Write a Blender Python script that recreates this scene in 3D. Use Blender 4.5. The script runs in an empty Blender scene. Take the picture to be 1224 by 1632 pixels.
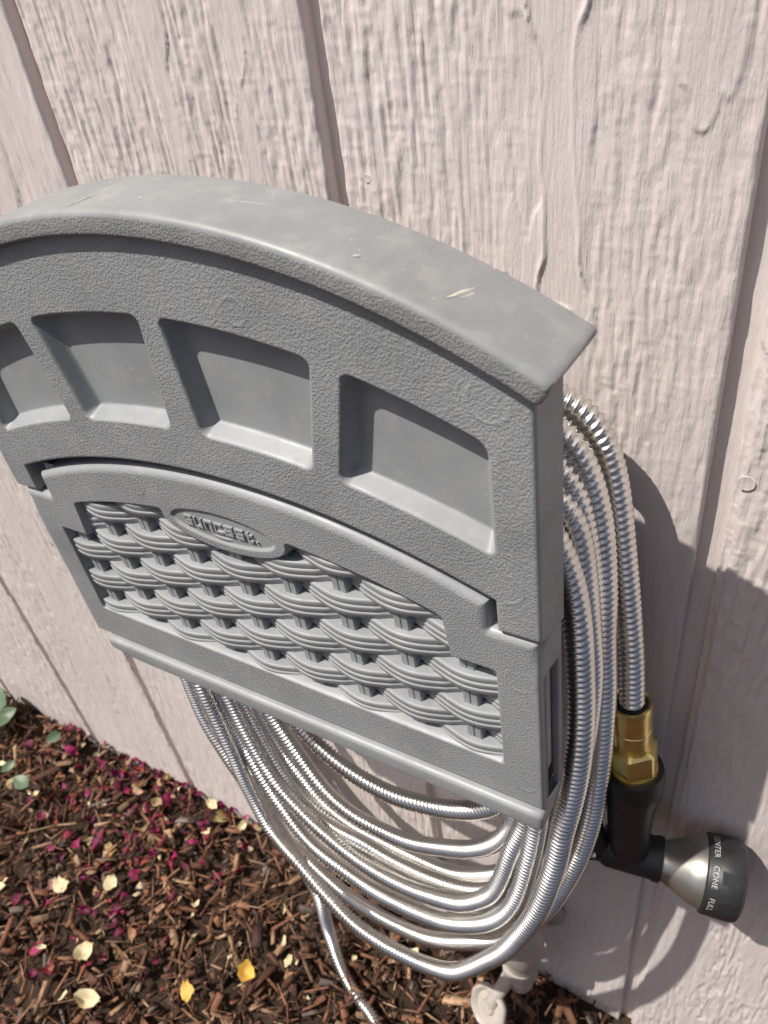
import bpy, bmesh, math, random
import numpy as np
from mathutils import Matrix, Vector, kdtree
from math import radians as RAD, sin, cos, pi

sc = bpy.context.scene
rng = np.random.default_rng(7)
random.seed(7)

# ------------------------------------------------------------------ camera
cam_d = bpy.data.cameras.new('camera')
cam = bpy.data.objects.new('camera', cam_d)
sc.collection.objects.link(cam)
CAM = (0.26107, -0.34264, 0.27620)
CM = ((0.8594332, -0.2271021, 0.4580384), (0.4957893, 0.5888756, -0.6382934), (-0.1247699, 0.7756611, 0.6186941))
cam.matrix_world = Matrix([[*CM[i], CAM[i]] for i in range(3)] + [[0, 0, 0, 1]])
cam_d.sensor_fit = 'VERTICAL'
cam_d.sensor_height = 36.0
cam_d.sensor_width = 27.0
cam_d.lens = 1247.997 / 1632 * 36.0
cam_d.clip_start = 0.01
cam_d.clip_end = 500
cam_d.dof.use_dof = True
cam_d.dof.focus_distance = 0.40
cam_d.dof.aperture_fstop = 15.0
sc.camera = cam

# ------------------------------------------------------------------ light
SUN_DIR = Vector((0.83, 1.0, -2.12)).normalized()      # the way the light travels
world = bpy.data.worlds.new('World')
sc.world = world
world.use_nodes = True
wn = world.node_tree.nodes
sky = wn.new('ShaderNodeTexSky')
sky.sky_type = 'NISHITA'
sky.sun_disc = False
sky.sun_elevation = math.asin(-SUN_DIR.z)
sky.sun_rotation = math.atan2(-SUN_DIR.x, -SUN_DIR.y)
sky.air_density = 0.7
sky.dust_density = 4.0
bg = wn['Background']
bg.inputs['Strength'].default_value = 0.07
world.node_tree.links.new(sky.outputs['Color'], bg.inputs['Color'])
sun_d = bpy.data.lights.new('sun', 'SUN')
sun_d.energy = 4.2
sun_d.angle = RAD(0.53)
sun_d.color = (1.0, 0.95, 0.88)
sun = bpy.data.objects.new('sun', sun_d)
sun.rotation_euler = SUN_DIR.to_track_quat('-Z', 'Y').to_euler()
sc.collection.objects.link(sun)
sc.view_settings.view_transform = 'Standard'
sc.view_settings.look = 'None'
sc.view_settings.gamma = 1.0
sc.view_settings.use_curve_mapping = False
sc.view_settings.exposure = 0.35

# ------------------------------------------------------------------ helpers
def link(o, parent=None):
    sc.collection.objects.link(o)
    if parent is not None:
        o.parent = parent
    return o

def tag(o, label=None, cat=None, group=None, kind=None):
    for k, v in (('label', label), ('category', cat), ('group', group), ('kind', kind)):
        if v:
            o[k] = v
    return o

def empty(name, loc=(0, 0, 0), rot=(0, 0, 0)):
    o = bpy.data.objects.new(name, None)
    o.location = loc
    o.rotation_euler = rot
    o.empty_display_size = 0.05
    return link(o)

def mk(name, V, F, mat, parent=None, smooth=True, attr=None, col=None):
    """one mesh object from vertex array and faces (an int array of quads/tris, or a list of polygons)"""
    V = np.asarray(V, dtype=np.float32).reshape(-1, 3)
    me = bpy.data.meshes.new(name)
    if isinstance(F, np.ndarray):
        n, k = F.shape
        me.vertices.add(len(V))
        me.vertices.foreach_set('co', V.ravel())
        me.loops.add(n * k)
        me.loops.foreach_set('vertex_index', F.ravel().astype(np.int32))
        me.polygons.add(n)
        me.polygons.foreach_set('loop_start', np.arange(0, n * k, k, dtype=np.int32))
        me.update(calc_edges=True)
    else:
        me.from_pydata([tuple(map(float, v)) for v in V], [], [tuple(int(i) for i in f) for f in F])
        me.update()
    if smooth:
        me.polygons.foreach_set('use_smooth', np.ones(len(me.polygons), dtype=bool))
    if attr is not None:
        a = me.attributes.new('grain', 'FLOAT', 'POINT')
        a.data.foreach_set('value', np.asarray(attr, dtype=np.float32))
    if col is not None:
        a = me.attributes.new('tint', 'FLOAT_COLOR', 'POINT')
        c4 = np.ones((len(V), 4), dtype=np.float32)
        c4[:, :3] = col
        a.data.foreach_set('color', c4.ravel())
    me.materials.append(mat)
    me.validate()
    o = bpy.data.objects.new(name, me)
    return link(o, parent)

def gridfaces(nx, nz):
    i, j = np.meshgrid(np.arange(nx - 1), np.arange(nz - 1), indexing='ij')
    a = (i * nz + j).ravel()
    return np.stack([a, a + nz, a + nz + 1, a + 1], 1)      # with x,z axes this faces -y

def split_shade(o, deg=35):
    me = o.data
    bm = bmesh.new()
    bm.from_mesh(me)
    for e in bm.edges:
        if len(e.link_faces) == 2 and e.calc_face_angle(0) > RAD(deg):
            e.smooth = False
    bm.to_mesh(me)
    bm.free()
    return o

def recalc(o):
    bm = bmesh.new()
    bm.from_mesh(o.data)
    bmesh.ops.recalc_face_normals(bm, faces=bm.faces)
    bm.to_mesh(o.data)
    bm.free()
    return o

def lathe(name, prof, mat, parent=None, n=32, origin=(0, 0, 0), axis=(0, 0, 1), wob=None, sharp=35):
    """revolve (radius, height) pairs round an axis"""
    ax = Vector(axis).normalized()
    q = ax.to_track_quat('Z', 'Y').to_matrix()
    q = np.array(q)
    V = []
    for r, h in prof:
        for k in range(n):
            t = 2 * pi * k / n
            rr = r if wob is None else wob(r, h, t)
            V.append((rr * cos(t), rr * sin(t), h))
    V = np.array(V) @ q.T + np.array(origin)
    F = []
    for i in range(len(prof) - 1):
        for k in range(n):
            a, b = i * n + k, i * n + (k + 1) % n
            F.append((a, b, b + n, a + n))
    F.append(tuple(range(n))[::-1])
    F.append(tuple(range((len(prof) - 1) * n, len(prof) * n)))
    o = mk(name, V, F, mat, parent)
    recalc(o)
    return split_shade(o, sharp)

def box_bev(name, lo, hi, mat, parent=None, bev=0.002, seg=2, rot=None, loc=None):
    bm = bmesh.new()
    bmesh.ops.create_cube(bm, size=1)
    lo, hi = Vector(lo), Vector(hi)
    for v in bm.verts:
        v.co = Vector(((v.co.x + .5) * (hi.x - lo.x) + lo.x, (v.co.y + .5) * (hi.y - lo.y) + lo.y, (v.co.z + .5) * (hi.z - lo.z) + lo.z))
    bmesh.ops.bevel(bm, geom=list(bm.edges), offset=bev, segments=seg, affect='EDGES', profile=.5)
    me = bpy.data.meshes.new(name)
    bm.to_mesh(me)
    bm.free()
    me.materials.append(mat)
    me.polygons.foreach_set('use_smooth', np.ones(len(me.polygons), dtype=bool))
    o = bpy.data.objects.new(name, me)
    if rot:
        o.rotation_euler = rot
    if loc:
        o.location = loc
    return link(o, parent)

def catmull(P, step):
    P = np.asarray(P, float)
    P = np.vstack([2 * P[0] - P[1], P, 2 * P[-1] - P[-2]])
    out = []
    for i in range(1, len(P) - 2):
        p0, p1, p2, p3 = P[i - 1:i + 3]
        t0 = 0
        t1 = np.linalg.norm(p1 - p0) ** .5
        t2 = t1 + np.linalg.norm(p2 - p1) ** .5
        t3 = t2 + np.linalg.norm(p3 - p2) ** .5
        n = max(2, int(np.linalg.norm(p2 - p1) / step))
        t = np.linspace(t1, t2, n, endpoint=False)[:, None]
        A1 = (t1 - t) / (t1 - t0) * p0 + (t - t0) / (t1 - t0) * p1
        A2 = (t2 - t) / (t2 - t1) * p1 + (t - t1) / (t2 - t1) * p2
        A3 = (t3 - t) / (t3 - t2) * p2 + (t - t2) / (t3 - t2) * p3
        B1 = (t2 - t) / (t2 - t0) * A1 + (t - t0) / (t2 - t0) * A2
        B2 = (t3 - t) / (t3 - t1) * A2 + (t - t1) / (t3 - t1) * A3
        out.append((t2 - t) / (t2 - t1) * B1 + (t - t1) / (t2 - t1) * B2)
    out.append(P[-2:-1])
    return np.vstack(out)

_T = np.random.default_rng(11).random((512, 512))
def vn(x, z, sx, sz, seed=0):
    """smooth value noise, 0..1, cell sx by sz"""
    u, v = x / sx + seed * 17.31, z / sz + seed * 41.77
    i, j = np.floor(u).astype(int), np.floor(v).astype(int)
    fu, fv = u - i, v - j
    fu, fv = fu * fu * (3 - 2 * fu), fv * fv * (3 - 2 * fv)
    g = lambda a, b: _T[a & 511, b & 511]
    return (g(i, j) * (1 - fu) + g(i + 1, j) * fu) * (1 - fv) + (g(i, j + 1) * (1 - fu) + g(i + 1, j + 1) * fu) * fv

def sstep(a, b, x):
    t = np.clip((x - a) / (b - a), 0, 1)
    return t * t * (3 - 2 * t)

def ramp(t, k=.16):
    """0..1 ramp, rounded at both ends"""
    h = np.clip(.5 + .5 * t / k, 0, 1)
    m = t * h + k * h * (1 - h)                 # smooth max(t,0)
    w = 1 - m
    h = np.clip(.5 + .5 * w / k, 0, 1)
    return 1 - (w * h + k * h * (1 - h))

# ------------------------------------------------------------------ materials
def material(name):
    m = bpy.data.materials.new(name)
    m.use_nodes = True
    nt = m.node_tree
    return m, nt, nt.nodes['Principled BSDF'], nt.links.new

def node(nt, t, **kw):
    n = nt.nodes.new(t)
    for k, v in kw.items():
        if hasattr(n, k):
            setattr(n, k, v)
        else:
            n.inputs[k.replace('_', ' ')].default_value = v
    return n

def noise(nt, L, scale, detail=3, rough=.5, mapping=None, coord='Object'):
    tc = node(nt, 'ShaderNodeTexCoord')
    mp = node(nt, 'ShaderNodeMapping')
    if mapping:
        mp.inputs['Scale'].default_value = mapping
    n = node(nt, 'ShaderNodeTexNoise')
    n.inputs['Scale'].default_value = scale
    n.inputs['Detail'].default_value = detail
    n.inputs['Roughness'].default_value = rough
    L(tc.outputs[coord], mp.inputs['Vector'])
    L(mp.outputs['Vector'], n.inputs['Vector'])
    return n.outputs['Fac']

def colramp(nt, L, fac, stops):
    r = node(nt, 'ShaderNodeValToRGB')
    e = r.color_ramp.elements
    while len(e) < len(stops):
        e.new(.5)
    for el, (p, c) in zip(e, stops):
        el.position = p
        el.color = (*c, 1)
    L(fac, r.inputs['Fac'])
    return r.outputs['Color']

def bump(nt, L, h, strength, dist, prev=None):
    b = node(nt, 'ShaderNodeBump')
    if isinstance(strength, float):
        b.inputs['Strength'].default_value = strength
    else:
        L(strength, b.inputs['Strength'])
    b.inputs['Distance'].default_value = dist
    L(h, b.inputs['Height'])
    if prev is not None:
        L(prev, b.inputs['Normal'])
    return b.outputs['Normal']

def mixc(nt, L, fac, a, b, mode='MIX'):
    n = node(nt, 'ShaderNodeMix')
    n.data_type = 'RGBA'
    n.blend_type = mode
    for s, v in ((n.inputs[0], fac), (n.inputs[6], a), (n.inputs[7], b)):
        if isinstance(v, (int, float)):
            s.default_value = v
        elif isinstance(v, tuple):
            s.default_value = (*v, 1)
        else:
            L(v, s)
    return n.outputs[2]

def grey_plastic(name, base=(.270, .284, .294), worn=False):
    m, nt, bs, L = material(name)
    at = node(nt, 'ShaderNodeAttribute')
    at.attribute_name = 'grain'
    g = noise(nt, L, 950, 2, .5)
    gs = node(nt, 'ShaderNodeMath', operation='MULTIPLY')
    L(at.outputs['Fac'], gs.inputs[0])
    gs.inputs[1].default_value = .5
    gr = node(nt, 'ShaderNodeValToRGB')
    gr.color_ramp.elements[0].position = .40
    gr.color_ramp.elements[1].position = .62
    L(g, gr.inputs['Fac'])
    f = noise(nt, L, 2600, 2, .5)
    nb = bump(nt, L, f, .05, .0002)
    nb = bump(nt, L, gr.outputs['Color'], gs.outputs[0], .00040, nb)
    L(nb, bs.inputs['Normal'])
    big = noise(nt, L, 22, 5, .6)
    c = colramp(nt, L, big, [(.28, tuple(v * .86 for v in base)), (.5, base), (.72, tuple(v * 1.10 for v in base))])
    dst = noise(nt, L, 75, 7, .72)
    dst = colramp(nt, L, dst, [(.52, (0, 0, 0)), (.74, (.45, .45, .45))])
    c = mixc(nt, L, dst, c, (.40, .385, .355))
    spk = noise(nt, L, 420, 1, .5)
    spk = colramp(nt, L, spk, [(.76, (0, 0, 0)), (.80, (1, 1, 1))])
    c = mixc(nt, L, spk, c, (.42, .41, .38))
    if worn:
        sm = noise(nt, L, 30, 6, .65, mapping=(1, .45, 1))
        sm = colramp(nt, L, sm, [(.5, (0, 0, 0)), (.72, (.4, .4, .4))])
        c = mixc(nt, L, sm, c, (.34, .335, .32))
        scr = noise(nt, L, 60, 3, .6, mapping=(1.0, .18, 1.0))
        scr = colramp(nt, L, scr, [(.70, (0, 0, 0)), (.75, (.6, .6, .6))])
        c = mixc(nt, L, scr, c, (.50, .49, .44))
    L(c, bs.inputs['Base Color'])
    rr = noise(nt, L, 60, 4, .6)
    rc = colramp(nt, L, rr, [(.3, (.40, .40, .40)), (.7, (.56, .56, .56))])
    L(rc, bs.inputs['Roughness'])
    bs.inputs['Specular IOR Level'].default_value = .5
    return m

M_PLAST = grey_plastic('grey_plastic')
M_CAP = grey_plastic('worn_grey_plastic', (.225, .236, .243), worn=True)

def wall_paint():
    m, nt, bs, L = material('painted_siding')
    n1 = noise(nt, L, 9, 6, .6, mapping=(1, 1, .35))
    c = colramp(nt, L, n1, [(.25, (.61, .543, .515)), (.55, (.675, .608, .583)), (.8, (.72, .657, .63))])
    st = noise(nt, L, 26, 6, .7, mapping=(1, 1, .5))
    st = colramp(nt, L, st, [(.64, (0, 0, 0)), (.80, (.5, .5, .5))])
    c = mixc(nt, L, st, c, (.50, .42, .33))
    sp = noise(nt, L, 300, 2, .5)
    sp = colramp(nt, L, sp, [(.80, (0, 0, 0)), (.86, (.4, .4, .4))])
    c = mixc(nt, L, sp, c, (.38, .32, .27))
    L(c, bs.inputs['Base Color'])
    bs.inputs['Roughness'].default_value = .62
    bs.inputs['Specular IOR Level'].default_value = .35
    f1 = noise(nt, L, 520, 5, .65, mapping=(1, 1, .10))
    f2 = noise(nt, L, 1100, 4, .6, mapping=(1, 1, .45))
    f1r = colramp(nt, L, f1, [(.38, (0, 0, 0)), (.5, (.6, .6, .6)), (.66, (1, 1, 1))])
    nb = bump(nt, L, f1r, .42, .0006)
    nb = bump(nt, L, f2, .4, .0004, nb)
    L(nb, bs.inputs['Normal'])
    return m
M_WALL = wall_paint()

def simple(name, col, rough=.5, metal=0.0, var=.12, nscale=40, bumpd=0.0, bscale=300, spec=.5):
    m, nt, bs, L = material(name)
    n1 = noise(nt, L, nscale, 4, .6)
    c = colramp(nt, L, n1, [(.3, tuple(max(0, v * (1 - var)) for v in col)), (.7, tuple(min(1, v * (1 + var)) for v in col))])
    L(c, bs.inputs['Base Color'])
    bs.inputs['Roughness'].default_value = rough
    bs.inputs['Metallic'].default_value = metal
    bs.inputs['Specular IOR Level'].default_value = spec
    if bumpd:
        b = noise(nt, L, bscale, 3, .5)
        L(bump(nt, L, b, .6, bumpd), bs.inputs['Normal'])
    return m
M_STEEL = simple('stainless_steel', (.74, .725, .69), .27, 1.0, .12, 25)
M_BRASS = simple('brass', (.92, .72, .30), .32, 1.0, .14, 90, .0001, 500)
M_BLACK = simple('black_rubber', (.018, .019, .020), .48, 0, .3, 60, .0002, 500)
M_PEWTER = simple('pewter_paint', (.40, .385, .35), .33, .85, .06, 80)
M_LETTER = simple('white_print', (.42, .42, .42), .6, 0, .55, 700)
M_SPIGOT = simple('painted_spigot', (.40, .36, .32), .5, 0, .12, 60, .0004, 200)
M_SCUFF = simple('pale_scuffed_plastic', (.36, .365, .36), .6, 0, .25, 300)
M_SCUFF2 = simple('cream_scuff', (.48, .46, .38), .7, 0, .3, 300)
M_SHADE = simple('painted_gap_shade', (.03, .032, .035), .6)  # near-black colour standing in for shade in the shell's openings
M_NAIL = simple('painted_nail_head', (.55, .48, .45), .55)

def tinted(name, rough=.8, trans=0.0, bscale=250):
    m, nt, bs, L = material(name)
    at = node(nt, 'ShaderNodeAttribute')
    at.attribute_name = 'tint'
    n1 = noise(nt, L, 160, 4, .7)
    v = colramp(nt, L, n1, [(.25, (.45, .45, .45)), (.75, (1.35, 1.35, 1.35))])
    c = mixc(nt, L, 1.0, at.outputs['Color'], v, 'MULTIPLY')
    L(c, bs.inputs['Base Color'])
    bs.inputs['Roughness'].default_value = rough
    bs.inputs['Specular IOR Level'].default_value = .3
    b = noise(nt, L, bscale, 4, .6)
    L(bump(nt, L, b, .7, .0012), bs.inputs['Normal'])
    return m
M_BARK = tinted('bark_chip')
M_PETAL = tinted('petal', .6)
M_SOIL = simple('dark_soil', (.035, .022, .015), .95, 0, .4, 30, .006, 120, .2)
M_CREAM = simple('dry_leaf', (.55, .46, .28), .6, 0, .35, 110, .0006, 200)
M_YELLOW = simple('yellow_leaf', (.55, .33, .06), .6, 0, .25, 120, .0006, 200)
M_GREEN = simple('green_leaf', (.085, .13, .075), .5, 0, .25, 80, .0006, 150)
M_STEM = simple('plant_stem', (.10, .09, .05), .7)

# ------------------------------------------------------------------ ground
ZG = -0.6922
def axis_samples(a, b, fine, lo, hi):
    c = list(np.arange(a, b + 1e-9, fine))
    st, x = fine, c[-1]
    while x < hi:
        st *= 1.35
        x += st
        c.append(x)
    st, x = fine, c[0]
    while x > lo:
        st *= 1.35
        x -= st
        c.insert(0, x)
    return np.array(c)
gxs = axis_samples(-1.2, .7, .012, -80, 80)
gys = axis_samples(-.9, .05, .012, -80, 40)
GX, GY = np.meshgrid(gxs, gys, indexing='ij')
def ground_h(x, y):
    near = np.exp(-np.maximum(0, np.hypot(x + .2, y + .3) - 1.2) * 2)
    return ZG - .006 + near * (.022 * (vn(x, y, .13, .13, 3) - .5) + .012 * (vn(x, y, .04, .04, 4) - .5))
GZ = ground_h(GX, GY)
o = mk('ground', np.stack([GX, GY, GZ], -1), gridfaces(len(gxs), len(gys)), M_SOIL)
tag(o, kind='structure')

# ------------------------------------------------------------------ siding wall
S = .2032
GROOVE0 = .0183
wall = empty('siding_wall', (0, 0, ZG))
tag(wall, 'pale pinkish painted plywood siding wall with vertical grooves behind the hose hanger', 'wall')

def board(k, dx, zs, parent):
    xa, xb = GROOVE0 + k * S + .0052, GROOVE0 + (k + 1) * S - .0052
    if k == 1:
        xa += .0015
    n = int((xb - xa) / dx)
    xs = np.concatenate([[xa, xa + .0002, xa + .0008, xa + .0016], np.linspace(xa + .0026, xb - .0026, n), [xb - .0016, xb - .0008, xb - .0002, xb]])
    X, Z = np.meshgrid(xs, zs, indexing='ij')
    wx = X + .003 * (vn(X, Z, .03, .09, 21) - .5) + .0009 * (vn(X, Z, .006, .012, 22) - .5)
    wz = Z + .012 * (vn(X, Z, .004, .05, 23) - .5)
    # rough sawn grain, thickly painted
    streak = vn(wx, wz, .0021, .022, 1 + k)
    streak2 = vn(wx, wz, .0046, .055, 5 + k)
    short = vn(wx, wz, .0020, .0085, 9 + k)
    tick = vn(X, Z, .006, .0024, 13 + k)
    area = sstep(.30, .62, vn(X, Z, .045, .16, 30 + k) * .65 + vn(X, Z, .02, .06, 31 + k) * .35)
    h = .00085 * (sstep(.2, .7, streak) - .5) + .0004 * (streak2 - .5) + .00045 * (sstep(.2, .75, short) - .5) + .00022 * (tick - .5)
    dots = sstep(.70, .86, vn(wx, wz, .0034, .0052, 41 + k))
    h += .0002 * dots * vn(X, Z, .03, .05, 42)
    h *= .55 + .6 * area
    # smooth flakes of face veneer: plateaus with torn steps along the grain
    fl = vn(wx, wz, .026, .21, 50 + k) + .16 * (vn(wx, wz, .008, .022, 51 + k) - .5)
    plate = sstep(.735, .75, fl)
    h = h * (1 - .7 * plate) + .0006 * plate
    rim = np.exp(-((fl - .742) / .008) ** 2) * sstep(.4, .6, vn(X, Z, .02, .03, 52))
    h += .0005 * rim
    # the flat torn patch on the middle board
    if k == 0:
        f2 = np.abs(wx - (.137 + .012 * (vn(X * 0, wz, 1, .05, 60) - .5))) - (.013 + .012 * (vn(X * 0, wz, 1, .035, 61) - .5))
        f2 = np.maximum(f2, np.abs(wz - .19) - .085)
        pl = 1 - sstep(-.0006, .0006, f2)
        h = h * (1 - .85 * pl) + .0003 * pl + .0016 * np.exp(-(f2 / .0008) ** 2) * (.35 + .65 * sstep(.25, .5, vn(X, Z, .02, .025, 62)))
    e = np.minimum(X - xa, xb - X)
    edge = np.maximum(0, .0016 - e) / .0016
    Y = -h + .0012 * edge ** 2 + .0006 * (vn(X, Z, .01, .012, 70) - .5) * np.exp(-(e / .004) ** 2)
    if k == 1:     # shiplap joint: stepped left edge
        q = X - xa
        Y += .0030 * (1 - sstep(.0050, .0056, q)) + .0010 * (1 - sstep(.0026, .0030, q))
    Y = np.maximum(Y, -.0035)
    nz = len(zs)
    V = np.stack([X, Y, Z], -1).reshape(-1, 3)
    nx = len(xs)
    F = gridfaces(nx, nz)
    # groove flanks
    n0 = len(V)
    fl0, fl1 = V[:nz].copy(), V[(nx - 1) * nz:].copy()
    fl0[:, 1] = .0095
    fl1[:, 1] = .0095
    V = np.vstack([V, fl0, fl1])
    j = np.arange(nz - 1)
    F = np.vstack([F, np.stack([n0 + j, j, j + 1, n0 + j + 1], 1),
                   np.stack([(nx - 1) * nz + j, n0 + nz + j, n0 + nz + j + 1, (nx - 1) * nz + j + 1], 1)])
    V[:, 2] -= ZG
    return mk('siding_board', V, F, M_WALL, parent)

def zlist(segs):
    out = []
    for a, b, d in segs:
        out.extend(np.arange(a, b - 1e-9, d))
    out.append(segs[-1][1])
    return np.array(out)
Z_FAR = zlist([(-.75, .4, .006), (.4, 1.7, .05)])
Z_MID = zlist([(-.75, -.15, .0022), (-.15, .4, .003), (.4, 1.7, .04)])
Z_NEAR = zlist([(-.75, -.12, .0022), (-.12, .29, .0010), (.29, .4, .004), (.4, 1.7, .04)])
for k in range(-9, 7):
    if k in (-1, 0, 1):
        board(k, .0010, Z_NEAR, wall)
    elif k in (-4, -3, -2):
        board(k, .0020, Z_MID, wall)
    else:
        board(k, .005, Z_FAR, wall)
xa, xb = GROOVE0 - 9 * S, GROOVE0 + 7 * S
mk('groove_backing', [(xa, .0084, -.06), (xb, .0084, -.06), (xb, .0084, 1.7 - ZG), (xa, .0084, 1.7 - ZG)], [(0, 1, 2, 3)], M_WALL, wall, False)
mk('wall_core', [(x, y, z) for z in (-.06, 1.7 - ZG) for y in (.010, .10) for x in (xa, xb)],
   [(0, 1, 3, 2), (4, 6, 7, 5), (0, 4, 5, 1), (2, 3, 7, 6), (0, 2, 6, 4), (1, 5, 7, 3)], M_WALL, wall, False)
for (x, z, r) in ((.0378, .1649, .0022), (.2347, .0267, .0044)):
    lathe('nail_head', [(r * .9, .0), (r, .0001), (r * .95, .0003), (r * .6, .0002), (r * .2, .00015)], M_WALL, wall, 20, (x, -.0003, z - ZG), (0, -1, 0))

# ------------------------------------------------------------------ hose hanger
PHI = .01929
hanger = empty('hose_hanger', (0, 0, 0), (0, -PHI, 0))
tag(hanger, 'grey plastic wall hose hanger with arched cap, four recessed windows and basket weave panel', 'hose hanger')

ZC, RTOP = -.1775, .3690           # arch centre and radius of the cap top

def border_loop(F):
    """ordered outline of a masked quad grid"""
    E = np.vstack([F[:, [i, (i + 1) % 4]] for i in range(4)])
    n = F.max() + 1
    key, rev = E[:, 0].astype(np.int64) * n + E[:, 1], E[:, 1].astype(np.int64) * n + E[:, 0]
    out = E[~np.isin(key, rev)]
    nxt = dict(zip(out[:, 0].tolist(), out[:, 1].tolist()))
    st = out[0, 0]
    lp, c = [int(st)], nxt[int(st)]
    while c != st:
        lp.append(c)
        c = nxt[c]
    return lp

def edge_distance(X, Z, loop):
    P = np.stack([X.ravel(), Z.ravel()], 1)
    B = P[loop]
    B = np.vstack([B, B[:1]])
    pts = []
    for a, b in zip(B[:-1], B[1:]):
        n = max(1, int(np.linalg.norm(b - a) / .00015))
        for q in range(n):
            pts.append(a + (b - a) * q / n)
    kd = kdtree.KDTree(len(pts))
    for i, q in enumerate(pts):
        kd.insert((q[0], q[1], 0), i)
    kd.balance()
    return np.array([kd.find((a, b, 0))[2] for a, b in P]).reshape(X.shape)

def bevel_drop(dist, r):
    t = np.clip(r - dist, 0, r)
    return r - np.sqrt(np.maximum(r * r - t * t, 0))

def xsamples(half, step, marks):
    xs = set(np.round(np.arange(-half, half + 1e-9, step), 6))
    for m, w, d in marks:
        for q in np.arange(m - w, m + w + 1e-9, d):
            xs.add(round(float(q), 6))
    xs = sorted(x for x in xs if abs(x) <= half)
    out = [xs[0]]
    for x in xs[1:]:
        if x - out[-1] > 8e-5:
            out.append(x)
    out[-1] = half
    return np.array(out)

# --- upper shell with four recessed windows
ZT, RT_ = .1447, .384
ZB, RB_ = .0848, .439
def line_d(x, z, p, q):
    """distance, positive to the right of the line from p (low) to q (high)"""
    dx, dz = q[0] - p[0], q[1] - p[1]
    n = math.hypot(dx, dz)
    return ((x - p[0]) * dz - (z - p[1]) * dx) / n
def window_sd(x, z, left, right, r=.0048):
    dt = np.hypot(x, z - (ZT - RT_)) - RT_
    db = RB_ - np.hypot(x, z - (ZB - RB_))
    dl = -line_d(x, z, *left)
    dr = line_d(x, z, *right)
    q = np.stack([dt, db, dl, dr]) + r
    return np.sqrt((np.maximum(q, 0) ** 2).sum(0)) + np.minimum(q.max(0), 0) - r
WIN = {'inner': (((.0100, .0845), (.0062, .1445)), ((.0725, .0767), (.0850, .136))),
       'outer': (((.0868, .0755), (.0985, .130)), ((.1592, .055), (.1592, .110)))}

NX = .1572
def two_block(xs, lower, shared, n1, n2, low_mask=None, up_mask=None):
    v1, v2 = np.linspace(0, 1, n1), np.linspace(0, 1, n2)
    zl0, zl1 = lower
    zs0, zs1 = shared
    Z = np.concatenate([zl0[:, None] + (zl1 - zl0)[:, None] * v1[None, :-1], zs0[:, None] + (zs1 - zs0)[:, None] * v2[None]], 1)
    nz = Z.shape[1]
    X = np.repeat(xs[:, None], nz, 1)
    F = gridfaces(len(xs), nz)
    i, j = F[:, 0] // nz, F[:, 0] % nz
    keep = np.ones(len(F), bool)
    xm = .5 * (xs[i] + xs[i + 1])
    if low_mask is not None:
        keep &= ~((j < n1 - 1) & (np.abs(xm) < low_mask))
    if up_mask is not None:
        keep &= ~((j >= n1 - 1) & (np.abs(xm) > up_mask))
    return X, Z, F[keep]
xs = xsamples(.178, .0008, [(-NX, .0012, .0002), (NX, .0012, .0002)])
arc = .0598 - .417 + np.sqrt(.417 ** 2 - np.minimum(np.abs(xs), NX) ** 2)
zhi = ZC + np.sqrt(.3645 ** 2 - xs ** 2)
X, Zu, FU = two_block(xs, (np.full_like(xs, .0104), arc), (arc, zhi), 34, 205, low_mask=NX)
loop = border_loop(FU)
dist = edge_distance(X, Zu, loop)
sds = []
for nm in ('inner', 'outer'):
    l, r = WIN[nm]
    sds.append(window_sd(X, Zu, l, r))
    sds.append(window_sd(-X, Zu, l, r))
sd = np.minimum.reduce(sds)
rec = ramp(-sd / .0044, .14)
Y = -.127 + .0092 * rec + bevel_drop(dist, .0020)
for (mx, mz, mr) in ((.1605, .1285, .0085), (.1625, .0385, .0080), (-.1605, .1285, .0085), (-.050, .0725, .006), (.052, .152, .006)):
    rr = np.hypot(X - mx, Zu - mz)
    Y -= .00030 * np.exp(-((rr - mr) / .0005) ** 2) * (vn(X, Zu, .012, .012, 77) > .35)
grain = (1 - sstep(-.0010, .0, -sd)) * sstep(.0006, .0022, dist)
V = np.stack([X, Y, Zu], -1).reshape(-1, 3)
G = grain.ravel()
F = FU
fsd = [q.ravel()[F].min(1) for q in sds]
sel = [q < .0006 for q in fsd]
def submesh(name, m, parent):
    f = F[m]
    used, inv = np.unique(f.ravel(), return_inverse=True)
    return mk(name, V[used], inv.reshape(-1, 4), M_PLAST, parent, attr=G[used])
# shell face + skirt going back towards the wall
base_f = F[~(sel[0] | sel[1] | sel[2] | sel[3])]
ring = np.array(loop)
back = V[ring].copy()
back[:, 0] += np.sign(back[:, 0]) * .0030 * (np.abs(back[:, 0]) > .1779)
back[:, 1] = -.1080
mid = V[ring].copy()
mid[:, 1] = np.maximum(mid[:, 1] + .0006, -.1240)
allV = np.vstack([V, mid, back])
n0, m_ = len(V), len(ring)
a = np.arange(m_)
b = (a + 1) % m_
skirt = np.vstack([np.stack([ring[b], ring[a], n0 + a, n0 + b], 1), np.stack([n0 + b, n0 + a, n0 + m_ + a, n0 + m_ + b], 1)])
f = np.vstack([base_f, skirt])
used, inv = np.unique(f.ravel(), return_inverse=True)
allG = np.concatenate([G, np.zeros(2 * m_)])
shell = mk('upper_shell', allV[used], inv.reshape(-1, 4), M_PLAST, hanger, attr=allG[used])
for m in sel:
    submesh('recessed_window', m, shell)

box_bev('gap_shade_plate', (-.168, -.1100, .004), (.168, -.1085, .072), M_SHADE, shell, .0004, 1)  # added dark plate, painted shade behind the gap above the door

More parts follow.
